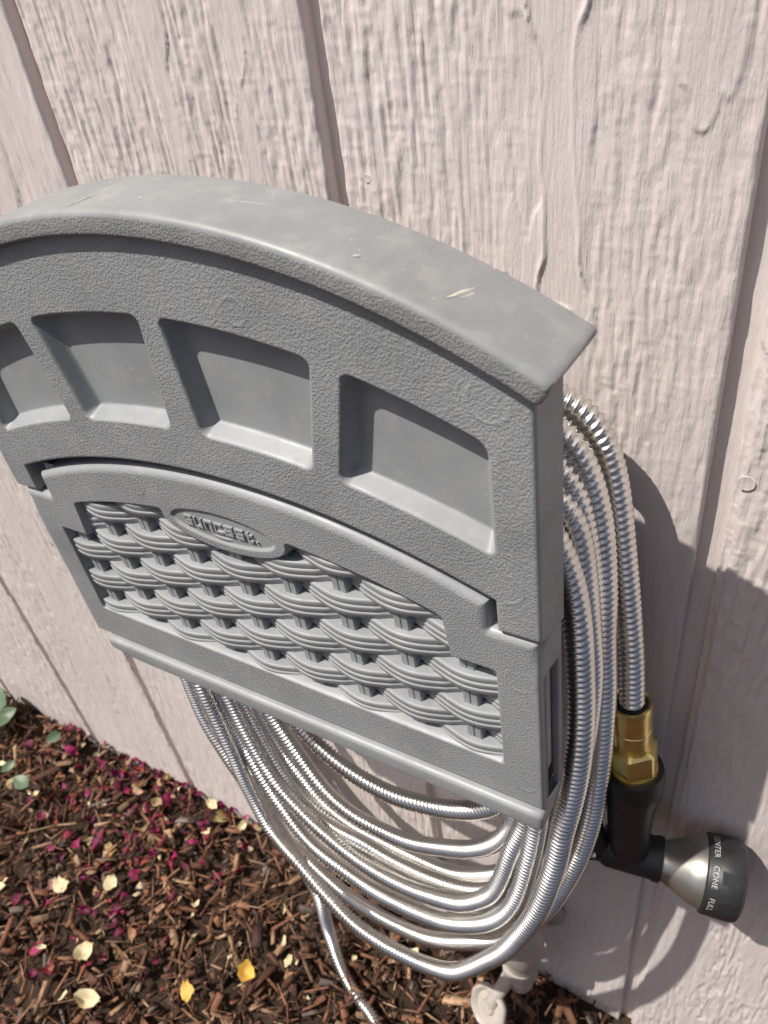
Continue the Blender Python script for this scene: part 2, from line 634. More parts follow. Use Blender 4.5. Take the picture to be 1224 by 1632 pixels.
# --- arched cap swept round the arch
def fillet(c, r, a0, a1, n=6):
    return [(c[0] + r * cos(RAD(a0 + (a1 - a0) * i / n)), c[1] + r * sin(RAD(a0 + (a1 - a0) * i / n))) for i in range(n + 1)]
prof = [(-.1255, .3588)] + fillet((-.1300, .3600), .0014, 270, 180, 4) + [(-.1314, .3628)] + fillet((-.1278, .3654), .0036, 180, 90, 8)
prof += [(-.1200, .36905), (-.1050, .3695)] + fillet((-.0892, .3688), .0010, 90, 0, 4) + [(-.0882, .3650), (-.1080, .3640), (-.1240, .3630)]
th = math.asin(.1848 / RTOP)
ths = np.linspace(-th, th, 150)
ths = np.concatenate([[-th - .0042, -th - .0030], ths, [th + .0030, th + .0042]])
V2, g2 = [], []
cz_ = sum(p[1] for p in prof) / len(prof)
for i, t in enumerate(ths):
    sh = .0018 if i in (0, len(ths) - 1) else (.0006 if i in (1, len(ths) - 2) else 0)
    for (y, r) in prof:
        # the cap overhangs a little wider at the back
        flare = 1 + .006 * (y + .1314) / .043
        yy = y + sh * (1 if y < -.11 else -1)
        rr = r - sh * (1 if r > .365 else -1)
        V2.append((rr * sin(t * flare), yy, ZC + rr * cos(t * flare)))
        g2.append(1.0 if (y < -.1290 and r < .3665) else 0.0)
npf = len(prof)
F2 = []
for i in range(len(ths) - 1):
    for k in range(npf):
        a0, b0 = i * npf + k, i * npf + (k + 1) % npf
        F2.append((a0, b0, b0 + npf, a0 + npf))
F2.append(tuple(range(npf)))
F2.append(tuple((len(ths) - 1) * npf + k for k in range(npf))[::-1])
cap = mk('arched_cap', V2, F2, M_CAP, hanger, attr=g2)
recalc(cap)
split_shade(cap, 40)

# mould line and pale scuffs on the cap top
def on_cap(x, y, h=.0):
    r = .3692 + h
    return (x, y, ZC + math.sqrt(r * r - x * x))
def scuff(name, pts, w, mat, h):
    V, F = [], []
    for i, (x, y) in enumerate(pts):
        a_ = pts[min(i + 1, len(pts) - 1)]
        b_ = pts[max(i - 1, 0)]
        tx, ty = a_[0] - b_[0], a_[1] - b_[1]
        n_ = math.hypot(tx, ty) or 1
        ww = w * (.35 + .65 * math.sin(pi * (i + .5) / len(pts)))
        nx_, ny_ = -ty / n_ * ww / 2, tx / n_ * ww / 2
        V += [on_cap(x - nx_, y - ny_, .0001), on_cap(x, y, .0003 + h), on_cap(x + nx_, y + ny_, .0001)]
        if i:
            q = 3 * i
            F += [(q - 3, q - 2, q + 1, q), (q - 2, q - 1, q + 2, q + 1)]
    mk(name, V, F, mat, cap)
scuff('mould_line', [(-.024 + .004 * t, -.1272 + .0375 * t) for t in np.linspace(0, 1, 9)], .0009, M_SCUFF, .0002)
scuff('scuff_mark', [(.1440 + .004 * t + .00015 * sin(9 * t), -.1190 + .013 * t) for t in np.linspace(0, 1, 9)], .0013, M_SCUFF2, .0001)
scuff('scuff_mark', [(.1475 + .002 * t, -.1150 + .006 * t) for t in np.linspace(0, 1, 6)], .0008, M_SCUFF2, .0001)
scuff('scuff_mark', [(.0460 + .020 * t , -.1080 + .004 * t) for t in np.linspace(0, 1, 9)], .0009, M_SCUFF, .0001)
scuff('scuff_mark', [(.1090 + .0015 * t, -.1200 + .002 * t) for t in np.linspace(0, 1, 5)], .0016, M_SCUFF2, .0001)

# --- lower door with the weave opening and the badge
X0 = -.003
NX = .1545
xs = xsamples(.179, .0007, [(-NX, .0012, .0002), (NX, .0012, .0002)])
arc = .0505 - .405 + np.sqrt(.405 ** 2 - np.minimum(np.abs(xs), NX) ** 2)
zsd = np.full_like(xs, .0030)
X, Zd, FD = two_block(xs, (np.full_like(xs, -.1315), zsd), (zsd, arc), 200, 68, up_mask=NX)
loop = border_loop(FD)
dist = edge_distance(X, Zd, loop)
def rbox(q, r):
    q = np.stack(q) + r
    return np.sqrt((np.maximum(q, 0) ** 2).sum(0)) + np.minimum(q.max(0), 0) - r
xx = np.abs(X)
d1 = rbox([xx - .1565, Zd + .0245, -.1005 - Zd], .002)
d2 = rbox([xx - .1330 - .10 * np.minimum(0, -Zd - .03), np.hypot(X, Zd - (.0235 - .42)) - .42, -.09 - Zd], .003)
op = np.minimum(d1, d2)
BX, BZ = -.0025, .0178
def ell(x, z, a, b):
    q = np.sqrt((x / a) ** 2 + (z / b) ** 2) + 1e-9
    return (q - 1) * q / np.sqrt((x / a ** 2) ** 2 + (z / b ** 2) ** 2 + 1e-12)
eo = ell(X - BX, Zd - BZ, .0440, .0160)
k_ = .004
h_ = np.clip(.5 + .5 * (op + eo) / k_, 0, 1)           # smooth max(op, -eo)
op = op * h_ + (-eo) * (1 - h_) + k_ * h_ * (1 - h_)
ei = ell(X - BX, Zd - BZ, .0370, .0105)
DEEP = .0130
rec = ramp(-op / .0030, .16)
disc = ramp(-ei / .0012, .2)
top_edge = sstep(-.02, .0, Zd)
Y = -.1190 + DEEP * rec + .0014 * disc + bevel_drop(dist, .0050) * top_edge + bevel_drop(dist, .0022) * (1 - top_edge)
for (mx, mz, mr) in ((.045, -.117, .0050), (.1690, -.0265, .0075), (-.060, .0335, .0055), (.1690, -.113, .005)):
    rr = np.hypot(X - mx, Zd - mz)
    Y -= .00025 * np.exp(-((rr - mr) / .0005) ** 2) * (vn(X, Zd, .008, .008, 78) > .4)
grain = (1 - sstep(-.0012, -.0002, -op)) * (1 - sstep(-.0010, .0, -ei)) * sstep(.0012, .004, dist)
V = np.stack([X + X0 * .7, Y, Zd], -1).reshape(-1, 3)
F = FD
ring = np.array(loop)
levels = [-.1135, -.1030, -.0985]
lv = [V]
for y in levels:
    q = V[ring].copy()
    q[:, 1] = y
    q[:, 0] += np.sign(q[:, 0]) * .0025 * (y + .119) / .02 * (np.abs(q[:, 0] - X0 * .7) > .1785)
    lv.append(q)
allV = np.vstack(lv)
m_ = len(ring)
a = np.arange(m_)
b = (a + 1) % m_
n0 = len(V)
sk = [np.stack([ring[b], ring[a], n0 + a, n0 + b], 1)]
zr = V[ring][:, 2]
side = (np.abs(V[ring][:, 0] - X0 * .7) > .1785)
slot = side & side[b] & (zr > -.126) & (zr < -.022) & (zr[b] > -.126) & (zr[b] < -.022)
f1 = np.stack([n0 + b, n0 + a, n0 + m_ + a, n0 + m_ + b], 1)
sk.append(f1[~slot])
sk.append(np.stack([n0 + m_ + b, n0 + m_ + a, n0 + 2 * m_ + a, n0 + 2 * m_ + b], 1))
# inner rim of the side slots
rimV, rimF = [], []
base = len(allV)
for s_ in (-1, 1):
    idx = [i for i in range(m_) if slot[i] and np.sign(V[ring[i]][0]) == s_]
    for lev in (0, 1):
        for i in idx:
            ends = (n0 + lev * m_ + i, n0 + lev * m_ + (i + 1) % m_)
            st = base + len(rimV)
            for e in ends:
                q = allV[e].copy()
                q[0] -= s_ * .0030
                rimV.append(q)
            rimF.append((ends[0], ends[1], st + 1, st))
allV = np.vstack([allV, np.array(rimV)])
F = np.vstack([F] + sk + [np.array(rimF)])
G = np.concatenate([grain.ravel(), np.zeros(len(allV) - n0)])
used, inv = np.unique(F.ravel(), return_inverse=True)
door = mk('door_panel', allV[used], inv.reshape(-1, 4), M_PLAST, hanger, attr=G[used])

# basket weave: upright stakes and ribbed strands going over and under them
PITCH, ROW = .0355, .01425
XW, ZW = -.148, -.1000
Yc, A_ = -.1138, .0036
def stake_mesh():
    w, yf, yb = .0046, -.1146, -.1050
    pr = [(-w, yb), (-w, yf + .0008), (-w + .0007, yf), (-.0005, yf), (0, yf + .0008), (.0005, yf), (w - .0007, yf), (w, yf + .0008), (w, yb)]
    z0, z1 = -.104, .027
    V = [(x, y, z) for z in (z0, z1) for x, y in pr]
    n = len(pr)
    F = [(i, i + 1, i + 1 + n, i + n) for i in range(n - 1)]
    o_ = mk('weave_stake', V, F, M_PLAST, door, attr=np.zeros(len(V)), smooth=False)
    return o_
st0 = stake_mesh()
st0.location.x = XW
for j in range(1, 10):
    c = st0.copy()
    link(c, door)
    c.location.x = XW + PITCH * j
def strand(k):
    xs_ = np.arange(-.166, .1651, .0016) if k < 6 else np.arange(-.1445, .1381, .0016)
    sgn = 1 if k % 2 == 0 else -1
    ph = np.cos(pi * (xs_ - XW) / PITCH) * sgn
    yc = Yc - A_ * (ph - .8 * np.maximum(0, -ph - .25))
    hh = ROW * .5 * np.full_like(ph, .975)
    pr = []
    nrib = 3
    for r in range(nrib):
        for t, dy in ((.0, .0), (.10, -.0002), (.55, -.0005), (.78, -.0007), (.88, -.0006), (.97, -.0002)):
            pr.append((-1 + 2 * (r + t) / nrib, dy - .0005 * (1 - (2 * (r + t) / nrib - 1) ** 2)))
    pr.append((1, 0))
    pr = [(-1, .0075), (-1, .0012)] + pr + [(1, .0012), (1, .0075)]
    V = []
    for x, y, h in zip(xs_, yc, hh):
        for u_, dy in pr:
            V.append((x, y + dy, ZW + ROW * k + u_ * h))
    n = len(pr)
    return split_shade(mk('weave_strand', V, gridfaces(len(xs_), n), M_PLAST, door, attr=np.zeros(len(V))), 40)
for k in range(0, 9):
    strand(k)

# added near-black sheets, painting the shade inside the side slots
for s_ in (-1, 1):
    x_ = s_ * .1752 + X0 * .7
    mk('slot_shade_sheet', [(x_, -.1160, -.130), (x_, -.0900, -.130), (x_, -.0900, -.015), (x_, -.1160, -.015)], [(0, 1, 2, 3)], M_SHADE, door, False)

# badge lettering, raised
GLYPH = {'s': ['#####', '#....', '#####', '....#', '#####'], 'u': ['#...#', '#...#', '#...#', '#...#', '#####'],
         'n': ['#####', '#...#', '#...#', '#...#', '#...#'], 'c': ['#####', '#....', '#....', '#....', '#####'],
         'a': ['#####', '....#', '#####', '#...#', '#####'], 't': ['.#...', '####.', '.#...', '.#...', '.###.'], '.': ['#']}
def letter(ch, x, z, cw, chh):
    g = GLYPH[ch]
    nr_, nc = len(g), len(g[0])
    yf, yb = -.1188, -.1170
    V, F = [], []
    full = lambda r, c: 0 <= r < nr_ and 0 <= c < nc and g[r][c] == '#'
    def quad(*q):
        s0 = len(V)
        V.extend(q)
        F.append(tuple(range(s0, s0 + 4)))
    for r in range(nr_):
        for c in range(nc):
            if not full(r, c):
                continue
            x0, x1 = x + c * cw, x + (c + 1) * cw
            z1 = z + (nr_ - r) * chh
            z0 = z1 - chh
            quad((x0, yf, z0), (x1, yf, z0), (x1, yf, z1), (x0, yf, z1))
            if not full(r, c - 1): quad((x0, yb, z0), (x0, yf, z0), (x0, yf, z1), (x0, yb, z1))
            if not full(r, c + 1): quad((x1, yf, z0), (x1, yb, z0), (x1, yb, z1), (x1, yf, z1))
            if not full(r - 1, c): quad((x0, yf, z1), (x1, yf, z1), (x1, yb, z1), (x0, yb, z1))
            if not full(r + 1, c): quad((x0, yb, z0), (x1, yb, z0), (x1, yf, z0), (x0, yf, z0))
    mk('letter', V, F, M_PLAST, door, smooth=False, attr=np.zeros(len(V)))
lx = BX + X0 * .7 - .0272
for ch in 'suncast':
    letter(ch, lx, BZ - .0033, .00118, .00132)
    lx += .0074
letter('.', lx - .0008, BZ - .0030, .0010, .0010)

# bottom lip under the door
prl = [(-.0960, -.1450)] + fillet((-.1195, -.1450), .0032, 270, 180, 5) + fillet((-.1193, -.1362), .0034, 180, 90, 6) + [(-.1100, -.1328), (-.0960, -.1328)]
xl = [-.1690, -.1684, -.1660, -.1560] + list(np.linspace(-.14, .168, 24)) + [.1745, .1765, .1772]
V = []
for i, x in enumerate(xl):
    inset = {0: .0022, 1: .0009, len(xl) - 1: .0022, len(xl) - 2: .0009}.get(i, 0)
    drop = .004 * (1 - sstep(-.166, -.145, np.array(x))) 
    for y, z in prl:
        V.append((x, y + inset * (1 if y < -.11 else -1), z - inset * (1 if z > -.14 else -1) + float(drop) * (1 if z < -.14 else 0)))
n = len(prl)
F = [(i * n + k, i * n + (k + 1) % n, (i + 1) * n + (k + 1) % n, (i + 1) * n + k) for i in range(len(xl) - 1) for k in range(n)]
F += [tuple(range(n)), tuple((len(xl) - 1) * n + k for k in range(n))[::-1]]
DOOR_S, DOOR_L = .975, (.0042, -.0077, .0060)
door.location = DOOR_L
door.scale = (DOOR_S, 1, DOOR_S)
lip = mk('bottom_lip', V, F, M_PLAST, hanger, attr=np.zeros(len(V)))
lip.location = DOOR_L
lip.scale = (DOOR_S, 1, DOOR_S)
recalc(lip)
split_shade(lip, 40)

# saddle that carries the coils and the plate that is screwed to the wall
xs_ = np.linspace(-.13, .13, 40)
zs_ = .058 - 1.5 * xs_ ** 2
V, n = [], 4
for x, z in zip(xs_, zs_):
    V += [(x, -.0045, z), (x, -.1085, z - .012), (x, -.1085, z - .020), (x, -.0045, z - .008)]
F = [(i * n + k, i * n + (k + 1) % n, (i + 1) * n + (k + 1) % n, (i + 1) * n + k) for i in range(len(xs_) - 1) for k in range(n)]
F += [(0, 1, 2, 3), tuple(39 * n + k for k in (3, 2, 1, 0))]
recalc(mk('hose_saddle', V, F, M_PLAST, hanger, smooth=False, attr=np.zeros(len(V))))
box_bev('mounting_plate', (-.09, -.0080, -.10), (.09, -.0038, .09), M_PLAST, hanger, .001)

# ------------------------------------------------------------------ the steel hose
HOSE = np.array([(0.2010,-0.0420,-0.1234),(0.1974,-0.0400,-0.0845),(0.1939,-0.0370,-0.0577),(0.1887,-0.0340,-0.0240),(0.1838,-0.0310,0.0028),(0.1791,-0.0290,0.0286),(0.1731,-0.0280,0.0513),(0.1638,-0.0280,0.0683),(0.1528,-0.0280,0.0739),(0.1134,-0.0280,0.0832),(0.0384,-0.0328,0.0858),(-0.0416,-0.0352,0.0842),(-0.1165,-0.0400,0.0768),(-0.1657,-0.0400,0.0368),(-0.1993,-0.0400,-0.0389),(-0.2166,-0.0450,-0.2971),(-0.2152,-0.0450,-0.3621),(-0.2018,-0.0470,-0.4138),(-0.1779,-0.0500,-0.4679),(-0.1636,-0.0530,-0.5191),(-0.1327,-0.0580,-0.5341),(-0.0943,-0.0650,-0.5534),(-0.0595,-0.0700,-0.5539),(-0.0244,-0.0750,-0.5437),(0.0166,-0.0800,-0.5292),(0.0597,-0.0840,-0.5005),(0.0902,-0.0850,-0.4688),(0.1196,-0.0850,-0.4364),(0.1518,-0.0780,-0.3781),(0.1756,-0.0700,-0.2945),(0.1862,-0.0640,-0.2232),(0.1891,-0.0600,-0.1581),(0.1880,-0.0570,-0.0922),(0.1846,-0.0550,-0.0437),(0.1786,-0.0520,0.0139),(0.1704,-0.0500,0.0488),(0.1608,-0.0500,0.0680),(0.1135,-0.0500,0.0802),(0.0384,-0.0520,0.0828),(-0.0416,-0.0530,0.0812),(-0.1164,-0.0550,0.0738),(-0.1657,-0.0550,0.0338),(-0.1842,-0.0550,-0.0416),(-0.1811,-0.0580,-0.2035),(-0.1686,-0.0640,-0.3333),(-0.1358,-0.0750,-0.4846),(-0.1006,-0.0850,-0.4895),(-0.0632,-0.0950,-0.4989),(-0.0161,-0.1050,-0.5116),(0.0362,-0.1100,-0.5040),(0.0874,-0.1130,-0.4723),(0.1136,-0.1130,-0.4280),(0.1370,-0.1120,-0.3757),(0.1578,-0.1100,-0.3155),(0.1703,-0.1070,-0.2624),(0.1759,-0.1040,-0.2236),(0.1793,-0.1010,-0.1901),(0.1838,-0.0980,-0.1545),(0.1873,-0.0940,-0.1038),(0.1860,-0.0900,-0.0541),(0.1812,-0.0880,-0.0057),(0.1752,-0.0850,0.0203),(0.1590,-0.0850,0.0511),(0.1137,-0.0850,0.0662),(0.0387,-0.0730,0.0688),(-0.0413,-0.0670,0.0672),(-0.1162,-0.0550,0.0598),(-0.1654,-0.0550,0.0198),(-0.1740,-0.0550,-0.0554),(-0.1741,-0.0500,-0.2838),(-0.1669,-0.0520,-0.3330),(-0.1504,-0.0560,-0.3831),(-0.1274,-0.0620,-0.4316),(-0.0919,-0.0700,-0.4649),(-0.0536,-0.0770,-0.4640),(-0.0178,-0.0830,-0.4634),(0.0245,-0.0900,-0.4459),(0.0726,-0.0950,-0.4194),(0.1008,-0.0970,-0.3943),(0.1239,-0.0970,-0.3660),(0.1403,-0.0960,-0.3323),(0.1497,-0.0940,-0.2947),(0.1551,-0.0910,-0.2564),(0.1595,-0.0880,-0.2173),(0.1601,-0.0840,-0.1069),(0.1615,-0.0840,-0.0269),(0.1514,-0.0840,0.0329),(0.1139,-0.0800,0.0602),(0.0388,-0.0688,0.0628),(-0.0412,-0.0632,0.0612),(-0.1161,-0.0520,0.0538),(-0.1653,-0.0520,0.0138),(-0.1639,-0.0520,-0.0612),(-0.1582,-0.0500,-0.2865),(-0.1427,-0.0540,-0.3566),(-0.1250,-0.0580,-0.3995),(-0.0844,-0.0650,-0.4298),(-0.0372,-0.0730,-0.4410),(-0.0061,-0.0780,-0.4375),(0.0313,-0.0830,-0.4239),(0.0726,-0.0870,-0.4014),(0.0974,-0.0880,-0.3808),(0.1173,-0.0880,-0.3518),(0.1322,-0.0870,-0.3076),(0.1404,-0.0850,-0.2654),(0.1496,-0.0830,-0.2228),(0.1501,-0.0800,-0.1071),(0.1516,-0.0800,-0.0271),(0.1414,-0.0800,0.0327),(0.1136,-0.0720,0.0732),(0.0385,-0.0612,0.0758),(-0.0414,-0.0558,0.0742),(-0.1163,-0.0450,0.0668),(-0.1655,-0.0450,0.0268),(-0.1591,-0.0450,-0.0481),(-0.1510,-0.0420,-0.3014),(-0.1329,-0.0450,-0.3783),(-0.1078,-0.0500,-0.4297),(-0.0686,-0.0550,-0.4418),(-0.0266,-0.0600,-0.4330),(0.0037,-0.0630,-0.4329),(0.0469,-0.0680,-0.4197),(0.0695,-0.0700,-0.4091),(0.0969,-0.0700,-0.3936),(0.1277,-0.0700,-0.3551),(0.1517,-0.0700,-0.2970),(0.1698,-0.0700,-0.2263),(0.1794,-0.0700,-0.1540),(0.1828,-0.0700,-0.0799),(0.1794,-0.0680,-0.0330),(0.1737,-0.0680,0.0132),(0.1672,-0.0680,0.0406),(0.1136,-0.0660,0.0722),(0.0386,-0.0536,0.0748),(-0.0414,-0.0474,0.0732),(-0.1163,-0.0350,0.0658),(-0.1655,-0.0350,0.0258),(-0.1491,-0.0350,-0.0489),(-0.1443,-0.0340,-0.3305),(-0.1185,-0.0360,-0.4009),(-0.0858,-0.0400,-0.4405),(-0.0424,-0.0450,-0.4468),(-0.0043,-0.0500,-0.4373),(0.0228,-0.0530,-0.4304),(0.0619,-0.0560,-0.4176),(0.0890,-0.0560,-0.3978),(0.1122,-0.0560,-0.3737),(0.1383,-0.0560,-0.3283),(0.1583,-0.0560,-0.2659),(0.1730,-0.0570,-0.1904),(0.1805,-0.0590,-0.1171),(0.1807,-0.0600,-0.0404),(0.1735,-0.0600,0.0227),(0.1640,-0.0600,0.0552),(0.1135,-0.0580,0.0782),(0.0384,-0.0516,0.0808),(-0.0415,-0.0484,0.0792),(-0.1164,-0.0420,0.0718),(-0.1656,-0.0420,0.0318),(-0.1392,-0.0420,-0.0427),(-0.1204,-0.0420,-0.2988),(-0.0982,-0.0450,-0.3460),(-0.0684,-0.0500,-0.3882),(-0.0436,-0.0540,-0.3991),(-0.0017,-0.0580,-0.3979),(0.0230,-0.0600,-0.3890),(0.0608,-0.0620,-0.3652),(0.0880,-0.0630,-0.3449),(0.1131,-0.0640,-0.3155),(0.1265,-0.0650,-0.2871),(0.1336,-0.0660,-0.2588),(0.1341,-0.0660,-0.1074),(0.1356,-0.0660,-0.0274),(0.1254,-0.0660,0.0324),(0.1136,-0.0620,0.0762),(0.0385,-0.0572,0.0788),(-0.0415,-0.0548,0.0772),(-0.1164,-0.0500,0.0698),(-0.1656,-0.0500,0.0298),(-0.1192,-0.0500,-0.0443),(-0.0780,-0.0500,-0.2826),(-0.0570,-0.0530,-0.3001),(-0.0256,-0.0570,-0.3114),(0.0205,-0.0620,-0.3077),(0.0438,-0.0640,-0.3002),(0.0693,-0.0650,-0.2893),(0.0942,-0.0660,-0.2720),(0.1172,-0.0670,-0.2501),(0.1292,-0.0670,-0.2228),(0.1221,-0.0600,-0.1077),(0.1236,-0.0600,-0.0276),(0.1134,-0.0600,0.0322),(0.1135,-0.0450,0.0812),(0.0384,-0.0370,0.0838),(-0.0416,-0.0330,0.0822),(-0.1165,-0.0250,0.0748),(-0.1657,-0.0250,0.0348),(-0.1743,-0.0250,-0.0404),(-0.1761,-0.0300,-0.2034),(-0.1716,-0.0400,-0.3334),(-0.1561,-0.0580,-0.4631),(-0.1041,-0.0730,-0.5733),(-0.0974,-0.0780,-0.5973),(-0.0940,-0.0860,-0.6480),(-0.0707,-0.1051,-0.6802),(-0.0356,-0.1219,-0.6832),(-0.0103,-0.1304,-0.6842),(0.0300,-0.2000,-0.6842),(0.0600,-0.3000,-0.6842),(0.1400,-0.4200,-0.6842)])
hose = empty('garden_hose', (0.045, -0.13, ZG))
tag(hose, 'ribbed stainless steel garden hose coiled in loops behind the grey hanger', 'hose')
def hose_mesh(P, parent):
    C = catmull(P, .004)
    for _ in range(14):                                   # relax kinks
        C[1:-1] = .5 * C[1:-1] + .25 * (C[:-2] + C[2:])
    d_ = np.linalg.norm(np.diff(C, axis=0), axis=1)
    s_ = np.concatenate([[0], np.cumsum(d_)])
    sm = np.arange(0, s_[-1], .003)
    C = np.stack([np.interp(sm, s_, C[:, i]) for i in range(3)], 1)
    u_ = sm + 0
    for k in range(3):
        C[:, k] += .0030 * (vn(u_, u_ * 0, .11, 1, 80 + k) - .5) + .0012 * (vn(u_, u_ * 0, .04, 1, 90 + k) - .5)
    T = np.gradient(C, axis=0)
    T /= np.linalg.norm(T, axis=1)[:, None]
    N = np.zeros_like(T)
    nv = np.cross(T[0], (0, 1, 0))
    nv /= np.linalg.norm(nv)
    for i in range(len(T)):
        nv = nv - T[i] * (nv @ T[i])
        nv /= np.linalg.norm(nv)
        N[i] = nv
    pitch, m, nth, r0 = .0040, 6, 12, .0077
    off = np.array([-.0021, -.0010, -.0003, 0, -.0003, -.0010])
    total = sm[-1] - 2 * pitch
    n = int(total / pitch) * m
    i = np.arange(n)
    base = i * pitch / m
    V = np.zeros((n, nth, 3))
    f3 = lambda A, q: np.stack([np.interp(q, sm, A[:, k]) for k in range(3)], 1)
    for j in range(nth):
        t = 2 * pi * j / nth
        q = base + pitch * j / nth
        c, nn, tt = f3(C, q), f3(N, q), f3(T, q)
        bb = np.cross(tt, nn)
        r = r0 + off[i % m]
        V[:, j] = c + (nn * cos(t) + bb * sin(t)) * r[:, None]
    F = []
    a = np.arange(n - 1)
    for j in range(nth - 1):
        F.append(np.stack([a * nth + j, a * nth + j + 1, (a + 1) * nth + j + 1, (a + 1) * nth + j], 1))
    a = np.arange(n - 1 - m)
    j = nth - 1
    F.append(np.stack([a * nth + j, (a + m) * nth, (a + m + 1) * nth, (a + 1) * nth + j], 1))
    V = V.reshape(-1, 3) - np.array(parent.location)
    return mk('hose_tube', V, np.vstack(F), M_STEEL, parent)
hose_mesh(HOSE, hose)
HO = np.array(hose.location)
p0, p1 = np.array((.2004, -.0420, -.1147)), np.array((.2068, -.0428, -.1790))
dn = (p1 - p0) / np.linalg.norm(p1 - p0)
o0 = p0 - HO
def knurl(r, h, t):
    return r * (1 + .018 * (1 if int(t / (2 * pi) * 10) % 2 else -1)) if .004 < h < .036 else r
lathe('rubber_sleeve', [(.0078, .0002), (.0098, .0002), (.0100, .006), (.0078, .006)], M_BLACK, hose, 28, o0, dn)
lathe('brass_ferrule', [(.0098, .004), (.0100, -.0005), (.0116, -.0010), (.0122, .002), (.0120, .004), (.0116, .018), (.0112, .0185), (.0112, .0205), (.0117, .021), (.0117, .035), (.0113, .0365), (.0113, .039), (.006, .039)],
      M_BRASS, hose, 40, o0, dn, knurl, 25)
def hexr(r, h, t):
    a = (t + .25) % (pi / 3) - pi / 6
    return min(r * cos(pi / 6) / cos(a), r * .965)
lathe('hex_nut', [(.0122, .0375), (.0152, .0390), (.0158, .0405), (.0158, .0565), (.0150, .058)], M_BRASS, hose, 72, o0, dn, hexr, 20)
lathe('brass_ring', [(.012, .0578), (.0148, .0578), (.0152, .0598), (.0152, .0620), (.0146, .0636), (.012, .0636)], M_BRASS, hose, 40, o0, dn)

# ------------------------------------------------------------------ spray nozzle
noz = empty('spray_nozzle', tuple(p1))
tag(noz, 'black and pewter garden spray nozzle hanging from the brass hose coupling', 'spray nozzle')
NO = np.array(noz.location)
loc = lambda q: np.array(q) - NO
lathe('collar', [(.0150, -.004), (.0182, -.004), (.0190, .000), (.0190, .010), (.0180, .018), (.0165, .022), (.010, .022)], M_BLACK, noz, 40, (0, 0, 0), dn)
# grip: a tapering tube that turns into the barrel
def tube(name, pts, radii, mat, parent, n=24, squash=1.0):
    C = catmull(pts, .003)
    L_ = np.concatenate([[0], np.cumsum(np.linalg.norm(np.diff(C, axis=0), axis=1))])
    pl = np.concatenate([[0], np.cumsum(np.linalg.norm(np.diff(np.array(pts), axis=0), axis=1))])
    rr = np.interp(L_ / L_[-1], pl / pl[-1], radii)
    T = np.gradient(C, axis=0)
    T /= np.linalg.norm(T, axis=1)[:, None]
    V = []
    nv = np.cross(T[0], (0, 1, 0.01))
    for i in range(len(C)):
        nv = nv - T[i] * (nv @ T[i])
        nv /= np.linalg.norm(nv)
        bv = np.cross(T[i], nv)
        for k in range(n):
            t = 2 * pi * k / n
            V.append(C[i] + nv * cos(t) * rr[i] + bv * sin(t) * rr[i] * squash)
    F = [(i * n + k, i * n + (k + 1) % n, (i + 1) * n + (k + 1) % n, (i + 1) * n + k) for i in range(len(C) - 1) for k in range(n)]
    F += [tuple(range(n))[::-1], tuple((len(C) - 1) * n + k for k in range(n))]
    o_ = mk(name, V, F, mat, parent)
    recalc(o_)
    return split_shade(o_, 50)
tube('grip', [loc((.2070, -.0430, -.185)), loc((.2075, -.0430, -.205)), loc((.2080, -.0430, -.230)), loc((.2090, -.0425, -.255)), loc((.2105, -.042, -.272))],
     [.0172, .0165, .0150, .0140, .0140], M_BLACK, noz)
b0, b1 = np.array((.1925, -.0440, -.2790)), np.array((.2310, -.0415, -.2765))
axn = np.array((.2724, -.034, -.2790)) - np.array((.2310, -.0415, -.2765))
axn /= np.linalg.norm(axn)
lathe('barrel', [(.010, -.002), (.0135, .0), (.0150, .004), (.0150, .034), (.0158, .036), (.0158, .040), (.012, .040)], M_BLACK, noz, 36, loc(b0), axn)
lathe('cone', [(.0110, .0385), (.0138, .0385), (.0142, .041), (.0152, .044), (.0168, .048), (.0192, .0525), (.0216, .057), (.0235, .061), (.0244, .065), (.0247, .0675), (.018, .0675)], M_PEWTER, noz, 48, loc(b0), axn, None, 50)
def gripr(r, h, t):
    if .0765 < h < .0895:
        return r * (1 - .035 * max(0, cos(t * 8 + 2.2)) ** 2)
    return r
lathe('dial_ring', [(.018, .0670), (.0252, .0670), (.0266, .0680), (.0270, .0690), (.0270, .0758), (.0274, .0765), (.0274, .0870), (.0260, .0905), (.0232, .0925), (.012, .0925)], M_BLACK, noz, 96, loc(b0), axn, gripr, 30)
# trigger lever with its pivot screw
tube('trigger', [loc((.1935, -.0480, -.281)), loc((.1885, -.0500, -.262)), loc((.1855, -.0500, -.240)), loc((.1850, -.0490, -.218)), loc((.1860, -.0480, -.205))],
     [.0085, .0075, .0060, .0055, .0045], M_BLACK, noz, 16, .8)
tube('rear_valve', [loc((.1800, -.0470, -.290)), loc((.1880, -.0455, -.284)), loc((.1950, -.0445, -.281))], [.0085, .0100, .0115], M_BLACK, noz, 20)
lathe('pivot_screw', [(.0010, .0), (.0022, .0), (.0022, .0012), (.0012, .0016)], M_STEEL, noz, 14, loc((.1895, -.0575, -.2745)), (-.1, -.75, .65))
